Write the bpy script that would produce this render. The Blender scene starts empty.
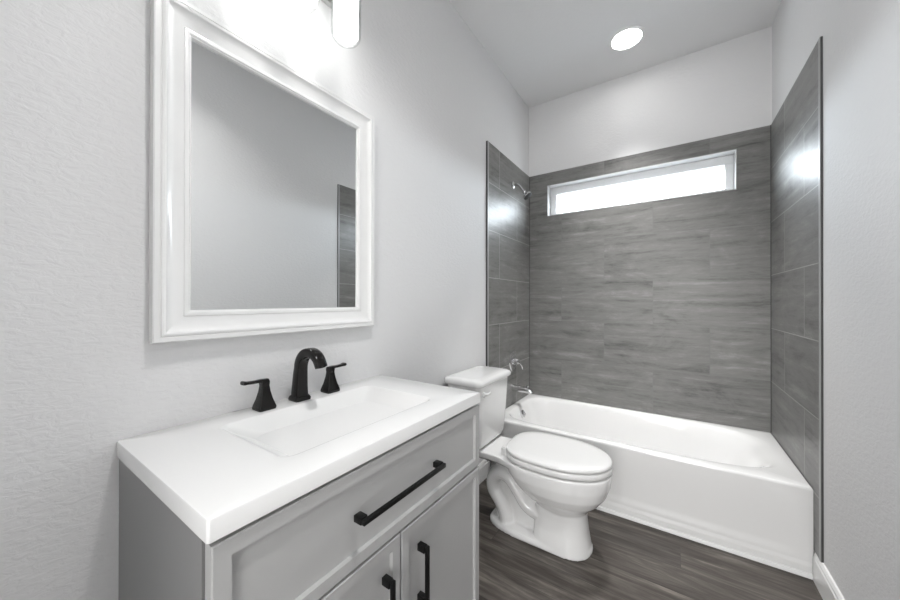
import bpy, bmesh, math, random
from mathutils import Vector, Matrix
random.seed(7)
S = bpy.context.scene
C = S.collection

# ------------------------------------------------------------------ camera
YAW, PITCH, ROLL = -0.5919, 0.003, 0.0016
cam_data = bpy.data.cameras.new('camera')
cam_data.sensor_width = 36.0
cam_data.sensor_fit = 'HORIZONTAL'
cam_data.lens = 331.265 / 900 * 36
cam_data.clip_start = 0.02
cam = bpy.data.objects.new('camera', cam_data)
C.objects.link(cam)
fw = Vector((math.sin(YAW)*math.cos(PITCH), math.cos(YAW)*math.cos(PITCH), math.sin(PITCH)))
rt = Vector((math.cos(YAW), -math.sin(YAW), 0))
up = rt.cross(fw)
r2 = rt*math.cos(ROLL) + up*math.sin(ROLL)
u2 = -rt*math.sin(ROLL) + up*math.cos(ROLL)
M3 = Matrix((r2, u2, -fw)).transposed()
cam.matrix_world = Matrix.Translation((1.0395, -2.7582, 1.1725)) @ M3.to_4x4()
S.camera = cam

# ------------------------------------------------------------------ world, lights, exposure
W = bpy.data.worlds.new('overcast_sky')
S.world = W
W.use_nodes = True
bg = W.node_tree.nodes['Background']
wn = W.node_tree
w_tc = wn.nodes.new('ShaderNodeTexCoord'); w_sx = wn.nodes.new('ShaderNodeSeparateXYZ'); w_rp = wn.nodes.new('ShaderNodeValToRGB')
wn.links.new(w_tc.outputs['Generated'], w_sx.inputs[0]); wn.links.new(w_sx.outputs[2], w_rp.inputs['Fac']); wn.links.new(w_rp.outputs['Color'], bg.inputs['Color'])
w_rp.color_ramp.elements[0].position = 0.0; w_rp.color_ramp.elements[0].color = (0.16, 0.165, 0.165, 1)     # ground outside
w_rp.color_ramp.elements[1].position = 0.03; w_rp.color_ramp.elements[1].color = (0.86, 0.93, 1.0, 1)       # overcast sky
bg.inputs['Strength'].default_value = 16.0
S.view_settings.view_transform = 'Standard'
S.view_settings.look = 'None'
S.view_settings.gamma = 1.0
S.view_settings.use_curve_mapping = False
S.view_settings.exposure = 0.87

VANITY_LAMP = 3.0        # emission of the three lit glass shades
CAN_WATTS, FILL_CAN_WATTS, CAN_SPREAD, FILL_CAN_SPREAD = 4.4, 5.1, 68, 124
CAN_LAMP = 14.0          # emission of the recessed lens
def area(name, loc, direction, sx, sy, power, col=(1, 1, 1), portal=False):
    l = bpy.data.lights.new(name, 'AREA')
    l.shape = 'RECTANGLE'; l.size = sx; l.size_y = sy; l.energy = power; l.color = col
    o = bpy.data.objects.new(name, l); C.objects.link(o)
    o.location = loc
    o.rotation_euler = Vector(direction).to_track_quat('-Z', 'Y').to_euler()
    if portal: l.cycles.is_portal = True
    return o
area('window_sky_portal', (0.7715, 0.17, 2.012), (0, -1, 0), 1.2, 0.26, 1, portal=True)
# added fill light, unseen, shining in through the doorway behind the camera
area('added_doorway_fill', (1.08, -4.3, 1.35), (0, 1, 0.0), 0.9, 2.2, 30, (1, 0.99, 0.98))

# ------------------------------------------------------------------ materials
def new_mat(name):
    m = bpy.data.materials.new(name); m.use_nodes = True
    nt = m.node_tree
    return m, nt, nt.nodes['Principled BSDF']
def N(nt, t, **kw):
    n = nt.nodes.new(t)
    for k, v in kw.items():
        if k in n.inputs: n.inputs[k].default_value = v
        else: setattr(n, k, v)
    return n
def g(v, a=1.0): return (v, v, v, a)
def plain(name, col, rough=0.5, metal=0.0, coat=0.0, vary=0.02, scale=8.0, spec=0.5):
    """principled with a faint procedural tone variation"""
    m, nt, b = new_mat(name)
    tc = N(nt, 'ShaderNodeTexCoord')
    no = N(nt, 'ShaderNodeTexNoise', Scale=scale, Detail=3.0)
    nt.links.new(tc.outputs['Object'], no.inputs['Vector'])
    mp = N(nt, 'ShaderNodeMapRange')
    mp.inputs['To Min'].default_value = 1 - vary; mp.inputs['To Max'].default_value = 1 + vary
    nt.links.new(no.outputs['Fac'], mp.inputs['Value'])
    mx = N(nt, 'ShaderNodeVectorMath', operation='SCALE')
    mx.inputs[0].default_value = col[:3]
    nt.links.new(mp.outputs['Result'], mx.inputs['Scale'])
    nt.links.new(mx.outputs['Vector'], b.inputs['Base Color'])
    b.inputs['Roughness'].default_value = rough
    b.inputs['Metallic'].default_value = metal
    b.inputs['Coat Weight'].default_value = coat
    b.inputs['Specular IOR Level'].default_value = spec
    return m
def wall_paint(name, col, bump=0.3):
    m, nt, b = new_mat(name)
    tc = N(nt, 'ShaderNodeTexCoord')
    mapn = N(nt, 'ShaderNodeMapping'); mapn.inputs['Scale'].default_value = (1, 0.75, 1.5)
    nt.links.new(tc.outputs['Object'], mapn.inputs['Vector'])
    n1 = N(nt, 'ShaderNodeTexNoise', Scale=55.0, Detail=4.0, Roughness=0.55, Distortion=0.6)
    nt.links.new(mapn.outputs['Vector'], n1.inputs['Vector'])
    rp = N(nt, 'ShaderNodeMapRange'); rp.inputs['From Min'].default_value = 0.38; rp.inputs['From Max'].default_value = 0.66
    nt.links.new(n1.outputs['Fac'], rp.inputs['Value'])
    bp = N(nt, 'ShaderNodeBump', Strength=bump, Distance=0.0022)
    nt.links.new(rp.outputs['Result'], bp.inputs['Height'])
    nt.links.new(bp.outputs['Normal'], b.inputs['Normal'])
    b.inputs['Base Color'].default_value = (*col, 1)
    b.inputs['Roughness'].default_value = 0.75
    b.inputs['Specular IOR Level'].default_value = 0.3
    return m
def tile_mat(name, axis, shift):
    """large grey travertine-look tiles, half-bond; axis 0 = x, 1 = y runs along the wall"""
    TW, TH = 0.638, 0.3214
    m, nt, b = new_mat(name)
    L = nt.links.new
    tc = N(nt, 'ShaderNodeTexCoord')
    sp = N(nt, 'ShaderNodeSeparateXYZ'); L(tc.outputs['Object'], sp.inputs[0])
    ad = N(nt, 'ShaderNodeMath', operation='ADD'); ad.inputs[1].default_value = shift + TW*4; L(sp.outputs[axis], ad.inputs[0])
    az = N(nt, 'ShaderNodeMath', operation='ADD'); az.inputs[1].default_value = -0.367 + TH*2; L(sp.outputs[2], az.inputs[0])
    cv = N(nt, 'ShaderNodeCombineXYZ'); L(ad.outputs[0], cv.inputs[0]); L(az.outputs[0], cv.inputs[1])
    br = N(nt, 'ShaderNodeTexBrick', offset=0.5, offset_frequency=2, squash=1.0)
    br.inputs['Scale'].default_value = 1.0
    br.inputs['Brick Width'].default_value = TW; br.inputs['Row Height'].default_value = TH
    br.inputs['Mortar Size'].default_value = 0.0021; br.inputs['Mortar Smooth'].default_value = 0.1
    br.inputs['Color1'].default_value = g(0.0); br.inputs['Color2'].default_value = g(1.0); br.inputs['Mortar'].default_value = g(0.5)
    L(cv.outputs[0], br.inputs['Vector'])
    # per-tile shift of the veining
    sc = N(nt, 'ShaderNodeVectorMath', operation='SCALE'); sc.inputs['Scale'].default_value = 7.3; L(br.outputs['Color'], sc.inputs[0])
    va = N(nt, 'ShaderNodeVectorMath', operation='ADD'); L(cv.outputs[0], va.inputs[0]); L(sc.outputs[0], va.inputs[1])
    mp = N(nt, 'ShaderNodeMapping'); mp.inputs['Scale'].default_value = (0.9, 14.0, 1.0); L(va.outputs[0], mp.inputs['Vector'])
    n1 = N(nt, 'ShaderNodeTexNoise', Scale=1.5, Detail=9.0, Roughness=0.62, Distortion=0.35); L(mp.outputs[0], n1.inputs['Vector'])
    mp2 = N(nt, 'ShaderNodeMapping'); mp2.inputs['Scale'].default_value = (1.3, 3.2, 1.0); L(va.outputs[0], mp2.inputs['Vector'])
    n2 = N(nt, 'ShaderNodeTexNoise', Scale=2.0, Detail=7.0, Roughness=0.7, Distortion=1.8); L(mp2.outputs[0], n2.inputs['Vector'])
    mix = N(nt, 'ShaderNodeMath', operation='MULTIPLY_ADD'); mix.inputs[1].default_value = 0.55; L(n1.outputs['Fac'], mix.inputs[0])
    m2 = N(nt, 'ShaderNodeMath', operation='MULTIPLY'); m2.inputs[1].default_value = 0.45; L(n2.outputs['Fac'], m2.inputs[0]); mp3 = N(nt, 'ShaderNodeMapping'); mp3.inputs['Scale'].default_value = (9.0, 60.0, 1.0); L(va.outputs[0], mp3.inputs['Vector'])
    n3 = N(nt, 'ShaderNodeTexNoise', Scale=1.5, Detail=6.0, Roughness=0.75, Distortion=0.8); L(mp3.outputs[0], n3.inputs['Vector'])
    m3 = N(nt, 'ShaderNodeMath', operation='MULTIPLY_ADD'); m3.inputs[1].default_value = 0.30; L(n3.outputs['Fac'], m3.inputs[0]); L(m2.outputs[0], m3.inputs[2])
    m4 = N(nt, 'ShaderNodeMath', operation='SUBTRACT'); m4.inputs[1].default_value = 0.15; L(m3.outputs[0], m4.inputs[0]); L(m4.outputs[0], mix.inputs[2])
    cr = N(nt, 'ShaderNodeValToRGB')
    e = cr.color_ramp.elements
    e[0].position = 0.34; e[0].color = (0.100, 0.099, 0.095, 1)
    e[1].position = 0.66; e[1].color = (0.310, 0.308, 0.300, 1)
    k = cr.color_ramp.elements.new(0.47); k.color = (0.190, 0.189, 0.183, 1)
    k = cr.color_ramp.elements.new(0.56); k.color = (0.222, 0.220, 0.213, 1)
    L(mix.outputs[0], cr.inputs['Fac'])
    # grout
    gm = N(nt, 'ShaderNodeMix', data_type='RGBA')
    tv = N(nt, 'ShaderNodeMapRange'); tv.inputs['To Min'].default_value = 0.95; tv.inputs['To Max'].default_value = 1.05; L(br.outputs['Color'], tv.inputs['Value'])
    ts = N(nt, 'ShaderNodeVectorMath', operation='SCALE'); L(cr.outputs['Color'], ts.inputs[0]); L(tv.outputs['Result'], ts.inputs['Scale'])
    L(br.outputs['Fac'], gm.inputs['Factor']); L(ts.outputs[0], gm.inputs[6])
    gm.inputs[7].default_value = (0.42, 0.42, 0.41, 1) if axis else (0.20, 0.199, 0.195, 1)
    L(gm.outputs[2], b.inputs['Base Color'])
    iv = N(nt, 'ShaderNodeMath', operation='SUBTRACT'); iv.inputs[0].default_value = 1.0; L(br.outputs['Fac'], iv.inputs[1])
    bp = N(nt, 'ShaderNodeBump', Strength=0.5, Distance=0.001); L(iv.outputs[0], bp.inputs['Height'])
    L(bp.outputs['Normal'], b.inputs['Normal'])
    b.inputs['Roughness'].default_value = 0.38
    b.inputs['Specular IOR Level'].default_value = 0.38
    return m
def floor_mat():
    m, nt, b = new_mat('grey_brown_vinyl_planks')
    L = nt.links.new
    tc = N(nt, 'ShaderNodeTexCoord')
    of = N(nt, 'ShaderNodeVectorMath', operation='ADD'); of.inputs[1].default_value = (3.36, 6.0, 0); L(tc.outputs['Object'], of.inputs[0])
    br = N(nt, 'ShaderNodeTexBrick', offset=0.37, offset_frequency=3, squash=1.0)
    br.inputs['Scale'].default_value = 1.0
    br.inputs['Brick Width'].default_value = 1.22; br.inputs['Row Height'].default_value = 0.152
    br.inputs['Mortar Size'].default_value = 0.0011; br.inputs['Mortar Smooth'].default_value = 0.2
    br.inputs['Color1'].default_value = g(0); br.inputs['Color2'].default_value = g(1); br.inputs['Mortar'].default_value = g(0.4)
    L(of.outputs[0], br.inputs['Vector'])
    sc = N(nt, 'ShaderNodeVectorMath', operation='SCALE'); sc.inputs['Scale'].default_value = 9.7; L(br.outputs['Color'], sc.inputs[0])
    va = N(nt, 'ShaderNodeVectorMath', operation='ADD'); L(of.outputs[0], va.inputs[0]); L(sc.outputs[0], va.inputs[1])
    mp = N(nt, 'ShaderNodeMapping'); mp.inputs['Scale'].default_value = (1.6, 11.0, 1); L(va.outputs[0], mp.inputs['Vector'])
    n1 = N(nt, 'ShaderNodeTexNoise', Scale=1.5, Detail=8.0, Roughness=0.64, Distortion=0.7); L(mp.outputs[0], n1.inputs['Vector'])
    mp2 = N(nt, 'ShaderNodeMapping'); mp2.inputs['Scale'].default_value = (3, 90.0, 1); L(va.outputs[0], mp2.inputs['Vector'])
    n2 = N(nt, 'ShaderNodeTexNoise', Scale=1.0, Detail=4.0, Roughness=0.6); L(mp2.outputs[0], n2.inputs['Vector'])
    ma = N(nt, 'ShaderNodeMath', operation='MULTIPLY_ADD'); ma.inputs[1].default_value = 0.75; L(n1.outputs['Fac'], ma.inputs[0])
    mb = N(nt, 'ShaderNodeMath', operation='MULTIPLY'); mb.inputs[1].default_value = 0.25; L(n2.outputs['Fac'], mb.inputs[0]); L(mb.outputs[0], ma.inputs[2])
    cr = N(nt, 'ShaderNodeValToRGB'); e = cr.color_ramp.elements
    e[0].position = 0.34; e[0].color = (0.058, 0.046, 0.038, 1)
    e[1].position = 0.66; e[1].color = (0.410, 0.360, 0.315, 1)
    k = e.new(0.46); k.color = (0.125, 0.106, 0.092, 1)
    k = e.new(0.56); k.color = (0.215, 0.190, 0.168, 1)
    L(ma.outputs[0], cr.inputs['Fac'])
    hs = N(nt, 'ShaderNodeMapRange'); hs.inputs['To Min'].default_value = 0.34; hs.inputs['To Max'].default_value = 0.60
    L(br.outputs['Color'], hs.inputs['Value'])
    vs = N(nt, 'ShaderNodeVectorMath', operation='SCALE'); L(cr.outputs['Color'], vs.inputs[0]); L(hs.outputs['Result'], vs.inputs['Scale'])
    gm = N(nt, 'ShaderNodeMix', data_type='RGBA'); L(br.outputs['Fac'], gm.inputs['Factor']); L(vs.outputs[0], gm.inputs[6])
    gm.inputs[7].default_value = (0.05, 0.046, 0.042, 1)
    L(gm.outputs[2], b.inputs['Base Color'])
    bp = N(nt, 'ShaderNodeBump', Strength=0.15, Distance=0.001); L(ma.outputs[0], bp.inputs['Height']); L(bp.outputs['Normal'], b.inputs['Normal'])
    b.inputs['Roughness'].default_value = 0.42
    b.inputs['Specular IOR Level'].default_value = 0.4
    return m
def emit_mat(name, col, strength):
    m, nt, b = new_mat(name)
    b.inputs['Base Color'].default_value = (0.9, 0.9, 0.9, 1)
    b.inputs['Emission Color'].default_value = (*col, 1)
    b.inputs['Emission Strength'].default_value = strength
    return m
def thin_glass(name, rough=0.02):
    m = bpy.data.materials.new(name); m.use_nodes = True
    nt = m.node_tree; nt.nodes.clear()
    out = N(nt, 'ShaderNodeOutputMaterial'); mx = N(nt, 'ShaderNodeMixShader')
    tr = N(nt, 'ShaderNodeBsdfTransparent'); tr.inputs['Color'].default_value = (0.97, 0.98, 0.98, 1)
    gl = N(nt, 'ShaderNodeBsdfGlossy'); gl.inputs['Roughness'].default_value = rough
    lw = N(nt, 'ShaderNodeLayerWeight'); lw.inputs['Blend'].default_value = 0.5
    pw = N(nt, 'ShaderNodeMath', operation='POWER'); pw.inputs[1].default_value = 2.6; nt.links.new(lw.outputs['Facing'], pw.inputs[0])
    fr = N(nt, 'ShaderNodeMath', operation='MULTIPLY_ADD'); fr.inputs[1].default_value = 0.7; fr.inputs[2].default_value = 0.04; nt.links.new(pw.outputs[0], fr.inputs[0])
    nt.links.new(fr.outputs[0], mx.inputs['Fac']); nt.links.new(tr.outputs[0], mx.inputs[1]); nt.links.new(gl.outputs[0], mx.inputs[2])
    nt.links.new(mx.outputs[0], out.inputs['Surface'])
    return m

M = dict(
    wall=wall_paint('light_grey_wall_paint', (0.73, 0.73, 0.733)),
    ceil=wall_paint('light_grey_ceiling_paint', (0.73, 0.73, 0.733), 0.12),
    floor=floor_mat(),
    tile_back=tile_mat('grey_tile_back', 0, -0.285+0.319),
    tile_left=tile_mat('grey_tile_left', 1, 0.277+0.319),
    tile_right=tile_mat('grey_tile_right', 1, 0.608+0.319),
    white=plain('white_gloss_paint', (0.82, 0.82, 0.815), 0.28),
    vinyl=plain('white_vinyl', (0.80, 0.81, 0.82), 0.4),
    reveal=plain('grey_reveal_trim', (0.50, 0.50, 0.50), 0.45),
    edge=plain('light_grey_edge_profile', (0.36, 0.36, 0.36), 0.4),
    metal=plain('satin_aluminium', (0.62, 0.62, 0.61), 0.38, 1.0),
    dark_strip=plain('dark_grey_strip', (0.07, 0.07, 0.07), 0.8),
    frame=plain('white_lacquer', (0.84, 0.84, 0.835), 0.16, coat=0.3),
    mirror=plain('silvered_glass', (0.86, 0.87, 0.87), 0.0, 1.0, vary=0.002),
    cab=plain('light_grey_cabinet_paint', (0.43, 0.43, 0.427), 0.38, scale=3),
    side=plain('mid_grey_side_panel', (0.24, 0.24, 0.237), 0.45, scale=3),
    dark=plain('dark_cabinet_inside', (0.05, 0.05, 0.05), 0.8),
    top=plain('white_cultured_marble', (0.80, 0.80, 0.795), 0.18, coat=0.1, vary=0.006),
    black=plain('oil_rubbed_black_metal', (0.008, 0.007, 0.0065), 0.17, spec=0.3),
    blackm=plain('matte_black_metal', (0.006, 0.006, 0.006), 0.4, spec=0.2),
    porc=plain('white_porcelain', (0.84, 0.84, 0.835), 0.07, coat=0.5, vary=0.004),
    plast=plain('white_seat_plastic', (0.78, 0.78, 0.775), 0.2, vary=0.004),
    tub=plain('white_tub_enamel', (0.83, 0.83, 0.825), 0.12, coat=0.4, vary=0.004),
    chrome=plain('polished_chrome', (0.72, 0.72, 0.73), 0.06, 1.0, vary=0.004),
    rubber=plain('dark_rubber', (0.02, 0.02, 0.02), 0.6),
    shade=emit_mat('lit_white_glass', (1, 0.985, 0.965), VANITY_LAMP),
    can=emit_mat('lit_lens', (1, 0.99, 0.98), CAN_LAMP),
    glass=thin_glass('clear_glass'),
)

# ------------------------------------------------------------------ mesh helpers
def box(bm, x0, x1, y0, y1, z0, z1):
    v = [bm.verts.new((x, y, z)) for z in (z0, z1) for (x, y) in ((x0, y0), (x1, y0), (x1, y1), (x0, y1))]
    for f in ((3, 2, 1, 0), (4, 5, 6, 7), (0, 1, 5, 4), (1, 2, 6, 5), (2, 3, 7, 6), (3, 0, 4, 7)):
        bm.faces.new([v[i] for i in f])
    return v
def loft(bm, rings, cap0=True, cap1=True, closed=True):
    vr = [[bm.verts.new(p) for p in r] for r in rings]
    n = len(vr[0])
    for a, b_ in zip(vr, vr[1:]):
        for i in range(n if closed else n-1):
            j = (i+1) % n
            bm.faces.new((a[i], a[j], b_[j], b_[i]))
    if cap0: bm.faces.new(list(reversed(vr[0])))
    if cap1: bm.faces.new(vr[-1])
    return vr
def rrect(cx, cy, hx, hy, r, z, n=6):
    """rounded rectangle ring in the xy plane"""
    r = max(min(r, hx-1e-4, hy-1e-4), 1e-4); pts = []
    for (sx, sy, a0) in ((1, 1, 0), (-1, 1, 90), (-1, -1, 180), (1, -1, 270)):
        for k in range(n+1):
            a = math.radians(a0 + 90*k/n)
            pts.append(Vector((cx + sx*(hx-r) + r*math.cos(a), cy + sy*(hy-r) + r*math.sin(a), z)))
    return pts
def circle(c, axis, r, n=32, ry=None):
    axis = Vector(axis).normalized()
    a = Vector((0, 0, 1)) if abs(axis.z) < 0.9 else Vector((1, 0, 0))
    u = axis.cross(a).normalized(); v = axis.cross(u)
    ry = r if ry is None else ry
    return [Vector(c) + u*r*math.cos(2*math.pi*k/n) + v*ry*math.sin(2*math.pi*k/n) for k in range(n)]
def lathe(bm, c, axis, prof, n=32, cap0=True, cap1=True):
    """prof: (distance along the axis, radius)"""
    axis = Vector(axis).normalized()
    loft(bm, [circle(Vector(c) + axis*d, axis, max(r, 1e-4), n) for d, r in prof], cap0, cap1)
def tube(bm, pts, ru, rv=None, n=16, side=Vector((0, 1, 0)), power=2.0, cap=True):
    """swept section in a path; ru is in-plane radius, rv the radius along 'side'"""
    pts = [Vector(p) for p in pts]; m = len(pts); rings = []
    if not hasattr(ru, '__len__'): ru = [ru]*m
    if rv is None: rv = ru
    if not hasattr(rv, '__len__'): rv = [rv]*m
    for i, p in enumerate(pts):
        t = (pts[min(i+1, m-1)] - pts[max(i-1, 0)]).normalized()
        s = (side - t*side.dot(t)).normalized(); u = t.cross(s)
        ring = []
        for k in range(n):
            a = 2*math.pi*k/n; ca, sa = math.cos(a), math.sin(a)
            e = 2.0/power
            ring.append(p + u*ru[i]*math.copysign(abs(ca)**e, ca) + s*rv[i]*math.copysign(abs(sa)**e, sa))
        rings.append(ring)
    loft(bm, rings, cap, cap)
def spline(ctrl, n=8):
    """Catmull-Rom through the control points"""
    P = [Vector(p) for p in ctrl]; P = [P[0]*2-P[1]] + P + [P[-1]*2-P[-2]]; out = []
    for i in range(1, len(P)-2):
        for k in range(n):
            t = k/n
            out.append(0.5*((2*P[i]) + (-P[i-1]+P[i+1])*t + (2*P[i-1]-5*P[i]+4*P[i+1]-P[i+2])*t*t + (-P[i-1]+3*P[i]-3*P[i+1]+P[i+2])*t**3))
    out.append(P[-2]); return out
def obj(name, bm, mat, parent=None, smooth=True, angle=35, bevel=0, seg=2):
    """links the bmesh (world coordinates) as ONE mesh object, under parent when given"""
    root = parent
    while root is not None and root.parent is not None: root = root.parent
    off = root.location.copy() if root is not None else Vector((0, 0, 0))
    bmesh.ops.recalc_face_normals(bm, faces=bm.faces)
    if bevel:
        ed = [e for e in bm.edges if len(e.link_faces) == 2 and e.calc_face_angle() > math.radians(30)]
        bmesh.ops.bevel(bm, geom=ed, offset=bevel, segments=seg, profile=0.5, affect='EDGES', clamp_overlap=True)
        bmesh.ops.recalc_face_normals(bm, faces=bm.faces)
    for v in bm.verts: v.co -= off
    me = bpy.data.meshes.new(name); bm.to_mesh(me); bm.free()
    if smooth:
        me.shade_smooth(); me.set_sharp_from_angle(angle=math.radians(angle))
    me.materials.append(mat)
    o = bpy.data.objects.new(name, me); C.objects.link(o)
    if parent is not None: o.parent = parent
    return o
def thing(name, label, cat, loc, group=None):
    o = bpy.data.objects.new(name, None); C.objects.link(o)
    o.empty_display_size = 0.1; o.location = loc
    o['label'] = label; o['category'] = cat
    if group: o['group'] = group
    return o
def struct(name, bm, mat, parent=None, **kw):
    o = obj(name, bm, mat, parent, **kw)
    if parent is None: o['kind'] = 'structure'
    return o
def B(*boxes):
    bm = bmesh.new()
    for b in boxes: box(bm, *b)
    return bm
def solid(bm, voxel, smooth_it=6, fac=0.5):
    """fuses overlapping closed shells of a bmesh into one continuous smooth skin"""
    me = bpy.data.meshes.new('tmp'); bm.to_mesh(me); bm.free()
    o = bpy.data.objects.new('tmp', me); C.objects.link(o)
    rm = o.modifiers.new('r', 'REMESH'); rm.mode = 'VOXEL'; rm.voxel_size = voxel
    sm = o.modifiers.new('s', 'SMOOTH'); sm.iterations = smooth_it; sm.factor = fac
    dg = bpy.context.evaluated_depsgraph_get(); dg.update()
    me2 = bpy.data.meshes.new_from_object(o.evaluated_get(dg))
    bm2 = bmesh.new(); bm2.from_mesh(me2)
    bpy.data.objects.remove(o); bpy.data.meshes.remove(me); bpy.data.meshes.remove(me2)
    return bm2

# ------------------------------------------------------------------ room shell
XR, XT0, XT1 = 1.5435, 0.012, 1.536         # right drywall, tile faces
H, YF = 2.8544, -3.25                        # ceiling, wall behind the camera
TT = 2.2466                                  # top of the tile
YL, YR = -0.782, -0.8096                     # front edges of the side tile
WX0, WX1, WZ0, WZ1 = 0.167, 1.3765, 1.8833, 2.1407
YT, ZR = -0.7273, 0.3788                     # tub front, tub rim

struct('floor', B((-0.12, XR+0.12, YF-1.6, 0.17, -0.1, 0)), M['floor'], smooth=False)
struct('ceiling', B((-0.12, XR+0.12, YF-1.6, 0.17, H, H+0.1)), M['ceil'], smooth=False)
struct('wall_left', B((-0.12, 0, YF, 0.17, 0, H)), M['wall'], smooth=False)
struct('wall_right', B((XR, XR+0.12, YF, 0.17, 0, H)), M['wall'], smooth=False)
struct('wall_back', B((0, XR, 0.012, 0.17, 0, WZ0), (0, XR, 0.012, 0.17, WZ1, H),
                      (0, WX0, 0.012, 0.17, WZ0, WZ1), (WX1, XR, 0.012, 0.17, WZ0, WZ1)), M['wall'], smooth=False)
DX0, DX1, DZ = 0.70, 1.46, 2.12              # unseen doorway behind the camera, placed to steer the added fill light
struct('wall_front', B((-0.12, DX0, YF-0.12, YF, 0, H), (DX1, XR+0.12, YF-0.12, YF, 0, H), (DX0, DX1, YF-0.12, YF, DZ, H)), M['wall'], smooth=False)
struct('wall_hallway_left', B((-0.12, -0.02, YF-1.6, YF-0.12, 0, H)), M['wall'], smooth=False)
struct('wall_hallway_right', B((XR+0.02, XR+0.12, YF-1.6, YF-0.12, 0, H)), M['wall'], smooth=False)
struct('wall_hallway_back', B((-0.12, XR+0.12, YF-1.72, YF-1.6, 0, H)), M['wall'], smooth=False)
struct('trim_1', B((DX0-0.07, DX0, YF, YF+0.016, 0, DZ+0.07), (DX1, DX1+0.07, YF, YF+0.016, 0, DZ+0.07), (DX0, DX1, YF, YF+0.016, DZ, DZ+0.07)), M['white'], smooth=False)

# tile surround
struct('wall_tile_back', B((XT0, XT1, 0, 0.012, 0.30, WZ0), (XT0, XT1, 0, 0.012, WZ1, TT),
                           (XT0, WX0, 0, 0.012, WZ0, WZ1), (WX1, XT1, 0, 0.012, WZ0, WZ1)), M['tile_back'], smooth=False)
struct('wall_tile_left', B((0, XT0, YL+0.018, 0.012, 0.05, TT)), M['tile_left'], smooth=False)
struct('wall_tile_right', B((XT1, XR, YR+0.018, 0.012, 0.12, TT)), M['tile_right'], smooth=False)
# aluminium edge profiles at the front of the side tiles, with a thin dark strip beside them
struct('trim_2', B((0, XT0+0.001, YL+0.002, YL+0.018, 0.10, TT)), M['edge'], smooth=False)
struct('trim_3', B((XT1-0.001, XR, YR+0.002, YR+0.018, 0.12, TT)), M['edge'], smooth=False)
struct('trim_4', B((0, XT0-0.001, YL, YL+0.002, 0.10, TT)), M['dark_strip'], smooth=False)
struct('trim_5', B((XT1+0.001, XR, YR, YR+0.002, 0.12, TT)), M['dark_strip'], smooth=False)
# grout lines in the inner corners of the alcove
struct('trim_6', B((XT0, XT0+0.003, -0.003, 0, ZR, TT)), M['dark_strip'], smooth=False)
struct('trim_7', B((XT1-0.003, XT1, -0.003, 0, ZR, TT)), M['dark_strip'], smooth=False)

# window: reveal lining, vinyl frame, pane
bm = bmesh.new()
e = 0.004
for (x0, x1, z0, z1) in ((WX0, WX1, WZ1-e, WZ1), (WX0, WX1, WZ0, WZ0+e), (WX0, WX0+e, WZ0+e, WZ1-e), (WX1-e, WX1, WZ0+e, WZ1-e)):
    box(bm, x0, x1, -0.002, 0.17, z0, z1)
win = struct('window_1', bm, M['reveal'], smooth=False)
bm = bmesh.new()
fx0, fx1, fz0, fz1 = WX0+e, WX1-e, WZ0+e, WZ1-e
fl, ft, fb = 0.050, 0.060, 0.030
for (x0, x1, z0, z1) in ((fx0, fx1, fz1-ft, fz1), (fx0, fx1, fz0, fz0+fb), (fx0, fx0+fl, fz0+fb, fz1-ft), (fx1-fl+0.004, fx1, fz0+fb, fz1-ft)):
    box(bm, x0, x1, 0.075, 0.13, z0, z1)
o = obj('window_frame', bm, M['vinyl'], win, bevel=0.003)
o = obj('window_pane', B((fx0+fl-0.005, fx1-fl+0.009, 0.098, 0.102, fz0+fb-0.005, fz1-ft+0.005)), M['glass'], win, smooth=False)

# baseboards: stepped profile extruded along y
def baseboard(name, xw, s, y0, y1):
    prof = [(0, 0), (0.014, 0), (0.014, 0.095), (0.011, 0.101), (0.011, 0.108), (0.006, 0.120), (0, 0.122)]
    bm = bmesh.new()
    loft(bm, [[(xw + s*a, y, z) for a, z in prof] for y in (y0, y1)])
    return struct(name, bm, M['white'], smooth=False)
baseboard('baseboard_right', XR, -1, YF, YT-0.014)
baseboard('baseboard_left', 0, 1, -1.7405, YT-0.014)

# ------------------------------------------------------------------ bathtub
t = thing('bathtub', 'white alcove bathtub with plain apron set between the grey tiled walls', 'bathtub', (0.774, -0.364, 0))
x0, x1 = XT0+0.001, XT1-0.001
cx, cy = (x0+x1)/2, (YT+0)/2 - 0.0005
hx, hy = (x1-x0)/2, (0-YT)/2 - 0.0005
bm = bmesh.new()
def oval(cx_, cy_, hx_, hy_, p_left, p_right, z, n=72):
    r = []
    for k in range(n):
        a = 2*math.pi*(k+0.5)/n
        ca, sa = math.cos(a)*hx_, math.sin(a)*hx_          # even angles seen from the middle, as in squared()
        p = p_right if ca > 0 else p_left
        m = (abs(ca/hx_)**p + abs(sa/hy_)**p)**(1.0/p)
        r.append(Vector((cx_ + ca/m, cy_ + sa/m, z)))
    return r
def squared(hx_, hy_, z, n=72):
    """n points on a true rectangle, the four nearest ones snapped to its corners"""
    r = []
    for k in range(n):
        a = 2*math.pi*(k+0.5)/n; ca, sa = math.cos(a), math.sin(a)
        m = max(abs(ca)/hx_, abs(sa)/hy_)
        r.append(Vector((cx + ca/m, cy + sa/m, z)))
    for sx in (-1, 1):
        for sy in (-1, 1):
            c = Vector((cx + sx*hx_, cy + sy*hy_, z))
            i = min(range(n), key=lambda q: (r[q]-c).length); r[i] = c
    return r
NT = 160
rings = [squared(hx, hy, ZR-0.012, NT), squared(hx-0.001, hy-0.001, ZR-0.006, NT),
         squared(hx-0.0035, hy-0.0035, ZR-0.0015, NT), squared(hx-0.008, hy-0.008, ZR, NT)]
ix0, ix1 = x0+0.045, x1-0.045
icx, ihx = (ix0+ix1)/2, (ix1-ix0)/2
iy0, iy1 = YT+0.050, -0.040
icy, ihy = (iy0+iy1)/2, (iy1-iy0)/2
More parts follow.
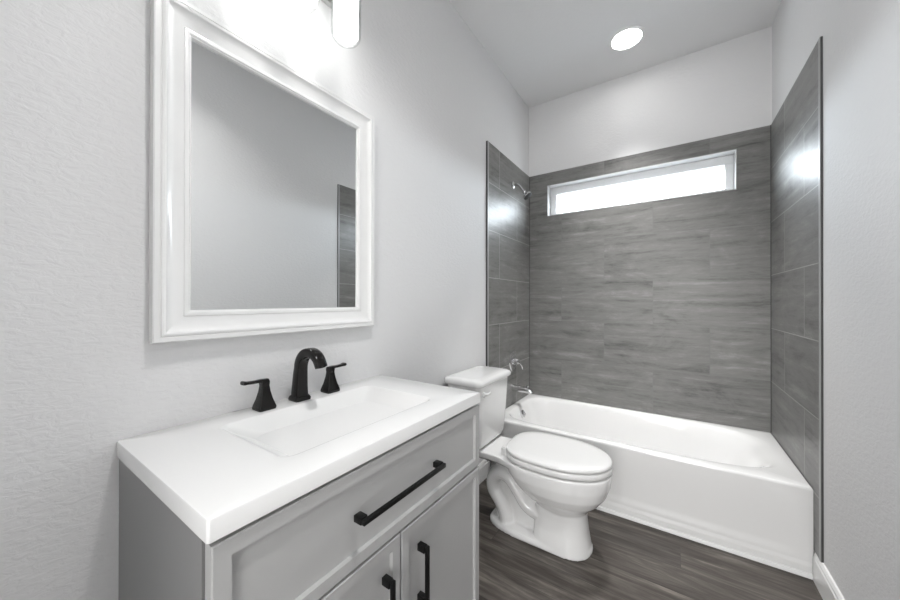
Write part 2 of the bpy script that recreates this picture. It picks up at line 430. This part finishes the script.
for dz, dx_l, dx_r, dy in ((0.0, 0, 0, 0), (0.002, 0.006, 0.012, 0.006), (0.005, 0.009, 0.026, 0.010), (0.012, 0.014, 0.045, 0.014), (0.03, 0.020, 0.070, 0.019), (0.10, 0.034, 0.125, 0.028),
                           (0.20, 0.045, 0.20, 0.04), (0.26, 0.06, 0.26, 0.055), (0.29, 0.085, 0.30, 0.085), (0.302, 0.13, 0.36, 0.13)):
    a, b_ = ix0+dx_l, ix1-dx_r
    rings.append(oval((a+b_)/2, icy, (b_-a)/2, ihy-dy, 6.0, 4.0, ZR-dz, NT))
loft(bm, rings, cap0=False, cap1=True)
# apron: grid with a soft, shallow recessed panel and a foot band
def sst(a, b_, v):
    q = max(0.0, min(1.0, (v-a)/(b_-a))); return q*q*(3-2*q)
NX, NZ = 90, 46
grid = []
for j in range(NZ+1):
    z = (ZR-0.012)*j/NZ
    row = []
    for i in range(NX+1):
        x = x0 + (x1-x0)*i/NX
        rec = sst(0.070, 0.105, z)*(1-sst(0.13, 0.36, z))*sst(x0+0.04, x0+0.12, x)*(1-sst(x1-0.12, x1-0.03, x))
        foot = 1-sst(0.050, 0.056, z)
        row.append(bm.verts.new((x, YT + 0.006*rec - 0.004*foot, z)))
    grid.append(row)
for j in range(NZ):
    for i in range(NX):
        bm.faces.new((grid[j][i], grid[j][i+1], grid[j+1][i+1], grid[j+1][i]))
obj('tub_body', bm, M['tub'], t, angle=50)
bm = bmesh.new()
loft(bm, [[(x, YT-0.0065, 0.001), (x, YT-0.018, 0.001), (x, YT-0.0175, 0.010), (x, YT-0.014, 0.017), (x, YT-0.0065, 0.020)] for x in (x0, x1-0.006)])
obj('base_trim', bm, M['white'], t)
bm = bmesh.new()
lathe(bm, (x0+0.072, -0.352, 0.312), (1, 0, 0.16), [(0, 0.030), (0.009, 0.030), (0.014, 0.026), (0.017, 0.016), (0.0175, 0.001)], 32)
ov = obj('overflow_plate', bm, M['chrome'], t)
bm = bmesh.new()
tube(bm, [(x0+0.084, -0.352, 0.332), (x0+0.094, -0.352, 0.322), (x0+0.098, -0.352, 0.305)], 0.005, n=10)
obj('trip_lever', bm, M['chrome'], ov)
bm = bmesh.new()
lathe(bm, (0.30, icy, ZR-0.3035), (0, 0, 1), [(0, 0.035), (0.004, 0.035), (0.006, 0.028), (0.0065, 0.001)], 32)
obj('drain', bm, M['chrome'], t)

# ------------------------------------------------------------------ shower fittings
YS = -0.355
t = thing('showerhead', 'small chrome shower head on bent arm high on left tiled wall', 'shower head', (XT0, YS, 2.07))
bm = bmesh.new(); lathe(bm, (XT0, YS, 2.07), (1, 0, 0), [(0.0005, 0.028), (0.004, 0.028), (0.010, 0.020), (0.012, 0.010)], 32); obj('flange', bm, M['chrome'], t)
ap = spline([(XT0+0.006, YS, 2.07), (XT0+0.03, YS, 2.070), (XT0+0.052, YS, 2.058), (XT0+0.072, YS, 2.030), (XT0+0.088, YS, 2.006)], 8)
bm = bmesh.new(); tube(bm, ap, 0.0085, n=16); obj('shower_arm', bm, M['chrome'], t)
d = Vector((0.62, 0, -0.78)).normalized(); p = ap[-1]
bm = bmesh.new(); lathe(bm, p - d*0.004, d, [(0, 0.010), (0.006, 0.014), (0.014, 0.014), (0.020, 0.011), (0.026, 0.016), (0.042, 0.033), (0.052, 0.037), (0.056, 0.036)], 32)
hd = obj('spray_head', bm, M['chrome'], t)
bm = bmesh.new(); lathe(bm, p - d*0.004, d, [(0.0562, 0.033), (0.0575, 0.031), (0.0577, 0.001)], 32); obj('spray_face', bm, M['rubber'], hd)

t = thing('shower_valve', 'round chrome shower valve trim with lever handle on left tiled wall', 'shower valve', (XT0, YS, 0.708))
bm = bmesh.new(); lathe(bm, (XT0, YS, 0.708), (1, 0, 0), [(0.0005, 0.078), (0.004, 0.078), (0.010, 0.068), (0.013, 0.040), (0.014, 0.001)], 40); es = obj('escutcheon', bm, M['chrome'], t)
bm = bmesh.new(); lathe(bm, (XT0, YS, 0.708), (1, 0, 0), [(0.013, 0.027), (0.030, 0.025), (0.046, 0.022), (0.052, 0.015), (0.053, 0.001)], 32); hb = obj('handle', bm, M['chrome'], t)
bm = bmesh.new(); tube(bm, [(XT0+0.042, YS, 0.708), (XT0+0.055, YS+0.012, 0.690), (XT0+0.062, YS+0.022, 0.672), (XT0+0.066, YS+0.030, 0.652)], [0.009, 0.008, 0.008, 0.010], n=12); obj('lever', bm, M['chrome'], hb)

t = thing('tub_spout', 'chrome tub spout below the valve just above the bathtub rim', 'spout', (XT0, YS, 0.50))
bm = bmesh.new()
pth = spline([(XT0+0.0005, YS, 0.504), (XT0+0.05, YS, 0.503), (XT0+0.10, YS, 0.500), (XT0+0.135, YS, 0.495), (XT0+0.149, YS, 0.482)], 6)
m_ = len(pth); tube(bm, pth, [0.026 - 0.008*k/(m_-1) for k in range(m_)], [0.026 - 0.004*k/(m_-1) for k in range(m_)], 24, power=2.4)
obj('spout_body', bm, M['chrome'], t)
bm = bmesh.new(); lathe(bm, (XT0+0.118, YS, 0.512), (0, 0, 1), [(0, 0.006), (0.012, 0.006), (0.014, 0.009), (0.022, 0.009), (0.024, 0.006)], 16); obj('diverter_knob', bm, M['chrome'], t)

# ------------------------------------------------------------------ toilet
TY = -1.105
t = thing('toilet', 'white two-piece toilet with closed lid between the vanity and bathtub', 'toilet', (0.40, TY, 0))
def egg(x_back, x_front, hw, z, xc=None, pb=2.8, pf=2.15, n=56):
    xc = x_back + (x_front-x_back)*0.44 if xc is None else xc
    r = []
    for k in range(n):
        a = 2*math.pi*k/n; ca, sa = math.cos(a), math.sin(a)
        L = (x_front-xc) if ca > 0 else (xc-x_back)
        ee = 2.0/(pf if ca > 0 else pb)
        r.append(Vector((xc + L*math.copysign(abs(ca)**ee, ca), TY + hw*math.copysign(abs(sa)**ee, sa), z)))
    return r
bm = bmesh.new()
# bowl shell
loft(bm, [egg(0.50, 0.690, 0.085, 0.13, 0.60), egg(0.485, 0.700, 0.092, 0.175, 0.60), egg(0.45, 0.722, 0.112, 0.205, 0.59), egg(0.405, 0.760, 0.142, 0.240, 0.575),
          egg(0.365, 0.790, 0.164, 0.280, 0.565), egg(0.330, 0.806, 0.176, 0.325, 0.555), egg(0.312, 0.812, 0.180, 0.365, 0.55), egg(0.308, 0.812, 0.180, 0.386, 0.55)])
# front pedestal column
loft(bm, [egg(0.46, 0.728, 0.112, 0.0, 0.60, 4.5, 2.4), egg(0.465, 0.722, 0.108, 0.03, 0.60, 4.5, 2.4), egg(0.47, 0.712, 0.099, 0.09, 0.60, 4.5, 2.4),
          egg(0.475, 0.706, 0.094, 0.15, 0.60, 4.5, 2.4), egg(0.475, 0.704, 0.094, 0.215, 0.60, 4.5, 2.4)])
# foot plate
loft(bm, [egg(0.215, 0.730, 0.114, 0.0, 0.5, 3, 2.4), egg(0.215, 0.730, 0.114, 0.018, 0.5, 3, 2.4), egg(0.225, 0.722, 0.106, 0.028, 0.5, 3, 2.4)])
# trapway: S-shaped pipe standing proud of a thinner web
tp = spline([(0.56, TY, 0.150), (0.49, TY, 0.130), (0.43, TY, 0.150), (0.385, TY, 0.205), (0.335, TY, 0.258), (0.278, TY, 0.266), (0.243, TY, 0.225), (0.247, TY, 0.170), (0.285, TY, 0.120), (0.31, TY, 0.065), (0.315, TY, 0.01)], 8)
tube(bm, tp, 0.043, 0.088, 20, power=2.2)
box(bm, 0.25, 0.55, TY-0.040, TY+0.040, 0.02, 0.33)
# rear deck that carries the tank
def deck(z, hw, xb, xf):
    return [Vector((xb, TY-hw*0.93, z)), Vector((xb+0.10, TY-hw, z)), Vector((xf-0.12, TY-hw*1.04, z)), Vector((xf, TY-hw*1.36, z)), Vector((xf, TY+hw*1.36, z)), Vector((xf-0.12, TY+hw*1.04, z)), Vector((xb+0.10, TY+hw, z)), Vector((xb, TY+hw*0.93, z))]
loft(bm, [deck(0.318, 0.062, 0.06, 0.42), deck(0.340, 0.102, 0.04, 0.42), deck(0.356, 0.120, 0.033, 0.42), deck(0.386, 0.124, 0.03, 0.42)])
obj('bowl', solid(bm, 0.0045, 5), M['porc'], t, angle=180)
# seat and lid
def slab(prof, mat, name, par=t, xb=0.326, xf=0.812, hw=0.181):
    bm = bmesh.new()
    loft(bm, [egg(xb+d_, xf-d_, hw-d_, z, 0.552, 3.0, 2.15) for d_, z in prof])
    return obj(name, bm, mat, par, angle=50)
for bx, by in ((0.43, -0.157), (0.43, 0.157), (0.73, -0.092), (0.73, 0.092)):
    obj('seat_bumper', B((bx-0.01, bx+0.01, TY+by-0.0075, TY+by+0.0075, 0.384, 0.3935)), M['plast'], t)
slab([(0.004, 0.3925), (0.001, 0.395), (0, 0.402), (0, 0.414), (0.002, 0.418), (0.006, 0.4195)], M['plast'], 'seat')
slab([(0.004, 0.4245), (0.001, 0.426), (0.000, 0.430), (0.001, 0.436), (0.004, 0.441), (0.012, 0.4445), (0.05, 0.4475), (0.12, 0.449)], M['plast'], 'lid')
for s in (-1, 1):
    bm = bmesh.new()
    y = TY + s*0.075
    loft(bm, [rrect(0.322, y, 0.016, 0.018, 0.007, 0.386), rrect(0.322, y, 0.016, 0.018, 0.007, 0.418), rrect(0.324, y, 0.010, 0.012, 0.005, 0.425)])
    obj('hinge', bm, M['plast'], t)
# tank
def tank(z, hx_, hy_, r=0.045, xb=0.022):
    return rrect(xb+hx_, TY, hx_, hy_, r, z, 8)
bm = bmesh.new()
loft(bm, [tank(0.3865, 0.070, 0.130, 0.05, 0.040), tank(0.392, 0.084, 0.150, 0.05, 0.030), tank(0.405, 0.094, 0.162, 0.05, 0.024), tank(0.43, 0.098, 0.169, 0.045), tank(0.56, 0.102, 0.178, 0.04), tank(0.730, 0.105, 0.187, 0.035)])
tk = obj('tank', bm, M['porc'], t, angle=60)
bm = bmesh.new()
loft(bm, [tank(0.7305, 0.104, 0.186, 0.03, 0.021), tank(0.7315, 0.112, 0.196, 0.03, 0.014), tank(0.738, 0.116, 0.201, 0.032, 0.012), tank(0.752, 0.117, 0.202, 0.033, 0.012), tank(0.761, 0.112, 0.198, 0.035, 0.015), tank(0.767, 0.102, 0.190, 0.04, 0.022), tank(0.770, 0.080, 0.170, 0.05, 0.04)])
obj('tank_lid', bm, M['porc'], t, angle=60)
bm = bmesh.new()
lathe(bm, (0.226, TY-0.142, 0.690), (1, 0, 0), [(0.0, 0.014), (0.012, 0.014), (0.016, 0.010), (0.0165, 0.001)], 24)
tube(bm, spline([(0.240, TY-0.142, 0.690), (0.247, TY-0.130, 0.690), (0.249, TY-0.112, 0.691), (0.247, TY-0.095, 0.692)], 5), [0.007]*15+[0.008], 0.005, 12, side=Vector((1, 0, 0)))
obj('flush_lever', bm, M['plast'], t)

# ------------------------------------------------------------------ vanity cabinet
VY0, VY1, VX, VZ = -2.5580, -1.7475, 0.4872, 0.8575
t = thing('vanity_cabinet', 'light grey vanity cabinet with one drawer and two doors, black pulls', 'cabinet', (0.24, -2.151, 0))
cy0, cy1 = VY0+0.005, -1.7420
CT = 0.8205
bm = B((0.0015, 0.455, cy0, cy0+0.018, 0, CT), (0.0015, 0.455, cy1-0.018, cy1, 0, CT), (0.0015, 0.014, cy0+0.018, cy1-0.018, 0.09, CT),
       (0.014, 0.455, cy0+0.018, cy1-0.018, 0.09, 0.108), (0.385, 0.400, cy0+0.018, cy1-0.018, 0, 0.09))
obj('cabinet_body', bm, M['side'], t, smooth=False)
obj('face_frame', B((0.440, 0.4552, cy0+0.0181, cy0+0.04, 0.108, CT-0.0005), (0.440, 0.4552, cy1-0.04, cy1-0.0181, 0.108, CT-0.0005), (0.440, 0.4552, cy0+0.04, cy1-0.04, 0.775, CT-0.0005),
                    (0.440, 0.4552, cy0+0.04, cy1-0.04, 0.575, 0.625)), M['dark'], t, smooth=False)
def front(name, y0, y1, z0, z1, border):
    """framed front: flat rail all round, sloping step, recessed centre panel"""
    bm = bmesh.new(); xb, xf = 0.4585, 0.4815
    def ring(x, d_): return [(x, y0+d_, z0+d_), (x, y1-d_, z0+d_), (x, y1-d_, z1-d_), (x, y0+d_, z1-d_)]
    loft(bm, [ring(xb, 0), ring(xf-0.002, 0), ring(xf, 0.002), ring(xf, border), ring(xf-0.009, border+0.0022)])
    return obj(name, bm, M['cab'], t, smooth=False)
def pull(par, a, b_, vertical):
    """bar pull with two square feet; a..b along its length"""
    xs = 0.4815; bm = bmesh.new(); w, th = 0.0055, 0.0045
    if vertical:
        y, (z0, z1) = vertical, (a, b_)
        box(bm, xs+0.024, xs+0.033, y-w, y+w, z0, z1)
        box(bm, xs, xs+0.0235, y-w-0.002, y+w+0.002, z0, z0+0.018); box(bm, xs, xs+0.0235, y-w-0.002, y+w+0.002, z1-0.018, z1)
    else:
        z = 0.714
        box(bm, xs+0.024, xs+0.033, a, b_, z-w, z+w)
        box(bm, xs, xs+0.0235, a, a+0.018, z-w-0.002, z+w+0.002); box(bm, xs, xs+0.0235, b_-0.018, b_, z-w-0.002, z+w+0.002)
    bmesh.ops.remove_doubles(bm, verts=bm.verts, dist=1e-5)
    obj('pull', bm, M['blackm'], par, bevel=0.0012)
YM = -2.143
dr = front('drawer', cy0+0.003, cy1-0.001, 0.604, 0.812, 0.027)
pull(dr, -2.291, -1.995, None)
d1 = front('door', cy0+0.003, YM-0.0023, 0.10, 0.598, 0.027)
d2 = front('door', YM+0.0023, cy1-0.001, 0.10, 0.598, 0.027)
pull(d1, 0.384, 0.534, -2.202)
pull(d2, 0.384, 0.534, -2.074)

# ------------------------------------------------------------------ vanity top with moulded basin
t = thing('countertop', 'white vanity top with moulded rectangular sink basin on the grey cabinet', 'sink', (0.24, -2.151, 0.821))
bm = bmesh.new()
ocx, ocy, ohx, ohy = VX/2+0.0005, (VY0+VY1)/2, VX/2-0.0005, (VY1-VY0)/2
zb = 0.8210
bcx, bcy, bhx, bhy = 0.246, -2.146, 0.152, 0.249
NR = 8
rings = [rrect(ocx, ocy, ohx-0.002, ohy-0.002, 0.004, zb, NR), rrect(ocx, ocy, ohx, ohy, 0.005, zb+0.002, NR), rrect(ocx, ocy, ohx, ohy, 0.005, VZ-0.004, NR),
         rrect(ocx, ocy, ohx-0.0012, ohy-0.0012, 0.005, VZ-0.0012, NR), rrect(ocx, ocy, ohx-0.004, ohy-0.004, 0.005, VZ, NR)]
for dz, db, df, dy_, r in ((0.0, -0.004, -0.004, -0.004, 0.034), (0.0005, 0, 0, 0, 0.032), (0.002, 0.003, 0.002, 0.003, 0.03), (0.005, 0.006, 0.0035, 0.006, 0.03), (0.012, 0.013, 0.006, 0.014, 0.032), (0.024, 0.028, 0.010, 0.034, 0.036),
                           (0.040, 0.052, 0.017, 0.064, 0.042), (0.058, 0.080, 0.022, 0.098, 0.045), (0.074, 0.108, 0.028, 0.130, 0.045), (0.087, 0.136, 0.037, 0.158, 0.04), (0.096, 0.163, 0.050, 0.182, 0.03), (0.100, 0.186, 0.066, 0.200, 0.02)):
    rings.append(rrect(bcx + (db-df)/2, bcy, bhx-(db+df)/2, bhy-dy_, r, VZ-dz, NR))
loft(bm, rings)
obj('slab', bm, M['top'], t, angle=40)
bm = bmesh.new(); lathe(bm, (bcx+0.060, bcy, VZ-0.0998), (0, 0, 1), [(0, 0.022), (0.002, 0.022), (0.004, 0.018), (0.0042, 0.001)], 32); obj('drain', bm, M['black'], t)

# ------------------------------------------------------------------ faucet
FX, FY, FZ = 0.052, -2.148, VZ+0.0003
t = thing('faucet', 'black arched widespread faucet with two lever handles behind the basin', 'faucet', (FX, FY, FZ))
def sq_loft(bm, c, prof, r=0.25):
    """stack of rounded squares: (z, half x, half y)"""
    loft(bm, [rrect(c[0]+p_[3] if len(p_) > 3 else c[0], c[1], p_[1], p_[2], min(p_[1], p_[2])*r, c[2]+p_[0], 4) for p_ in prof])
bm = bmesh.new()
sq_loft(bm, (FX, FY, FZ), [(0, 0.025, 0.025), (0.006, 0.026, 0.026), (0.012, 0.024, 0.024), (0.015, 0.021, 0.0215)])
arc = [Vector((FX, FY, FZ+0.010)), Vector((FX+0.001, FY, FZ+0.045)), Vector((FX+0.004, FY, FZ+0.085))]
R = 0.054; ccx, ccz = FX+0.006+R, FZ+0.100
for k in range(0, 15):
    a = math.radians(180 - 158*k/14)
    arc.append(Vector((ccx + R*math.cos(a), FY, ccz + R*1.02*math.sin(a))))
arc.append(arc[-1] + (arc[-1]-arc[-2]).normalized()*0.006)
m_ = len(arc)
tube(bm, arc, [0.0215, 0.0195, 0.0180] + [0.0172 - 0.0062*k/(m_-4) for k in range(m_-3)], [0.0215, 0.0195, 0.0178] + [0.0168 + 0.0005*k/(m_-4) for k in range(m_-3)], 20, power=4.5)
obj('spout', bm, M['black'], t, angle=40)
for s, hy_ in ((-1, -2.258), (1, -2.034)):
    bm = bmesh.new()
    sq_loft(bm, (FX, hy_, FZ), [(0, 0.024, 0.024), (0.006, 0.025, 0.025), (0.012, 0.0235, 0.0235), (0.03, 0.0175, 0.0175), (0.052, 0.0125, 0.0125), (0.068, 0.0105, 0.0105), (0.078, 0.0115, 0.0115), (0.083, 0.0105, 0.0105)])
    h = obj('handle', bm, M['black'], t, angle=40)
    bm = bmesh.new()
    tube(bm, spline([(FX, hy_-s*0.009, FZ+0.082), (FX, hy_+s*0.010, FZ+0.083), (FX, hy_+s*0.028, FZ+0.083), (FX, hy_+s*0.046, FZ+0.084), (FX, hy_+s*0.060, FZ+0.086)], 5),
         [0.0050]*8 + [0.0045]*8 + [0.0045, 0.005, 0.0055, 0.0055, 0.005], [0.0095]*6 + [0.008]*6 + [0.0085]*4 + [0.010, 0.011, 0.012, 0.012, 0.0115], 16, side=Vector((1, 0, 0)), power=3.5)
    obj('lever', bm, M['black'], h, angle=40)

# ------------------------------------------------------------------ wall mirror
MY0, MY1, MZ0, MZ1 = -2.503, -1.809, 1.071, 1.923
t = thing('wall_mirror', 'large rectangular mirror in a white moulded frame above the vanity', 'mirror', (0, (MY0+MY1)/2, MZ0))
bm = bmesh.new()
prof0 = [(0.0, 0.001), (0.0, 0.026), (0.002, 0.029), (0.010, 0.030), (0.012, 0.0285), (0.0135, 0.031), (0.017, 0.033), (0.0205, 0.032), (0.022, 0.0295),
        (0.028, 0.0255), (0.036, 0.022), (0.045, 0.0195), (0.053, 0.0185), (0.0545, 0.0205), (0.058, 0.0215), (0.062, 0.0205), (0.064, 0.0175), (0.066, 0.0175), (0.067, 0.014), (0.067, 0.001)]
prof = [(w_*1.16, x*1.08) for w_, x in prof0]
rings = []
for w_, x in prof:
    rings.append([(x, MY0+w_, MZ0+w_), (x, MY1-w_, MZ0+w_), (x, MY1-w_, MZ1-w_), (x, MY0+w_, MZ1-w_)])
# loft from profile point to profile point so the mitres stay at 45 degrees
vr = [[bm.verts.new(p_) for p_ in r] for r in rings]
for a, b_ in zip(vr, vr[1:] + vr[:1]):
    for i in range(4):
        j = (i+1) % 4
        bm.faces.new((a[i], a[j], b_[j], b_[i]))
obj('frame', bm, M['frame'], t, angle=28)
obj('mirror_glass', B((0.002, 0.012, MY0+0.0778, MY1-0.0778, MZ0+0.0778, MZ1-0.0778)), M['mirror'], t, smooth=False)

# ------------------------------------------------------------------ vanity light
LYS = (-2.371, -2.210, -2.049); LX, LZ = 0.150, 2.019
t = thing('vanity_light', 'three lit glass cylinder vanity light on the wall above the mirror', 'wall light', (0, LYS[1], 2.29))
obj('backplate', B((0.001, 0.022, LYS[0]-0.09, LYS[2]+0.09, 2.24, 2.34)), M['metal'], t, bevel=0.004)
for y in LYS:
    bm = bmesh.new()
    tube(bm, spline([(0.020, y, 2.29), (0.06, y, 2.297), (0.122, y, 2.290), (LX, y, 2.262), (LX, y, 2.215)], 6), 0.008, n=14)
    lathe(bm, (LX, y, LZ+0.1745), (0, 0, 1), [(0, 0.046), (0.014, 0.046), (0.022, 0.030), (0.026, 0.012)], 32)
    obj('arm', bm, M['metal'], t)
    bm = bmesh.new()
    R1, L1 = 0.0475, 0.174
    lathe(bm, (LX, y, LZ), (0, 0, 1), [(0.0, 0.001), (0.001, 0.020), (0.004, 0.030), (0.010, 0.039), (0.018, 0.0445), (0.028, R1), (L1, R1), (L1, R1-0.003), (0.030, R1-0.003)], 40, cap0=True, cap1=False)
    sh = obj('glass_shade', bm, M['glass'], t)
    bm = bmesh.new()
    R2 = 0.0395
    lathe(bm, (LX, y, LZ+0.008), (0, 0, 1), [(0.0, 0.001), (0.001, 0.016), (0.004, 0.025), (0.010, 0.033), (0.018, 0.0375), (0.026, R2), (0.160, R2), (0.164, 0.036), (0.1645, 0.001)], 40)
    obj('diffuser', bm, M['shade'], sh)

# ------------------------------------------------------------------ recessed ceiling light and an added fill light
def recessed(CX, CY, label, watts, spread):
    t = thing('recessed_light', label, 'ceiling light', (CX, CY, H))
    bm = bmesh.new(); lathe(bm, (CX, CY, H), (0, 0, -1), [(0.0005, 0.104), (0.003, 0.104), (0.006, 0.099), (0.008, 0.088), (0.004, 0.084), (0.0005, 0.084)], 48, False, False)
    obj('trim_ring', bm, M['white'], t)
    bm = bmesh.new(); lathe(bm, (CX, CY, H), (0, 0, -1), [(0.0006, 0.0838), (0.003, 0.0838), (0.0045, 0.07), (0.005, 0.001)], 48)
    obj('lens', bm, M['can'], t)
    l = bpy.data.lights.new('recessed_lamp', 'AREA'); l.shape = 'DISK'; l.size = 0.15; l.energy = watts; l.color = (1, 0.99, 0.98)
    l.spread = math.radians(spread)
    o = bpy.data.objects.new('recessed_lamp', l); C.objects.link(o); o.parent = t; o.location = (0, 0, -0.0085)
recessed(0.795, -0.372, 'round lit recessed light in the ceiling over the bathtub', CAN_WATTS, CAN_SPREAD)
recessed(0.95, -2.25, 'added unseen fill light in the ceiling above the open floor beside the vanity', FILL_CAN_WATTS, FILL_CAN_SPREAD)  # second can added out of view to brighten the room
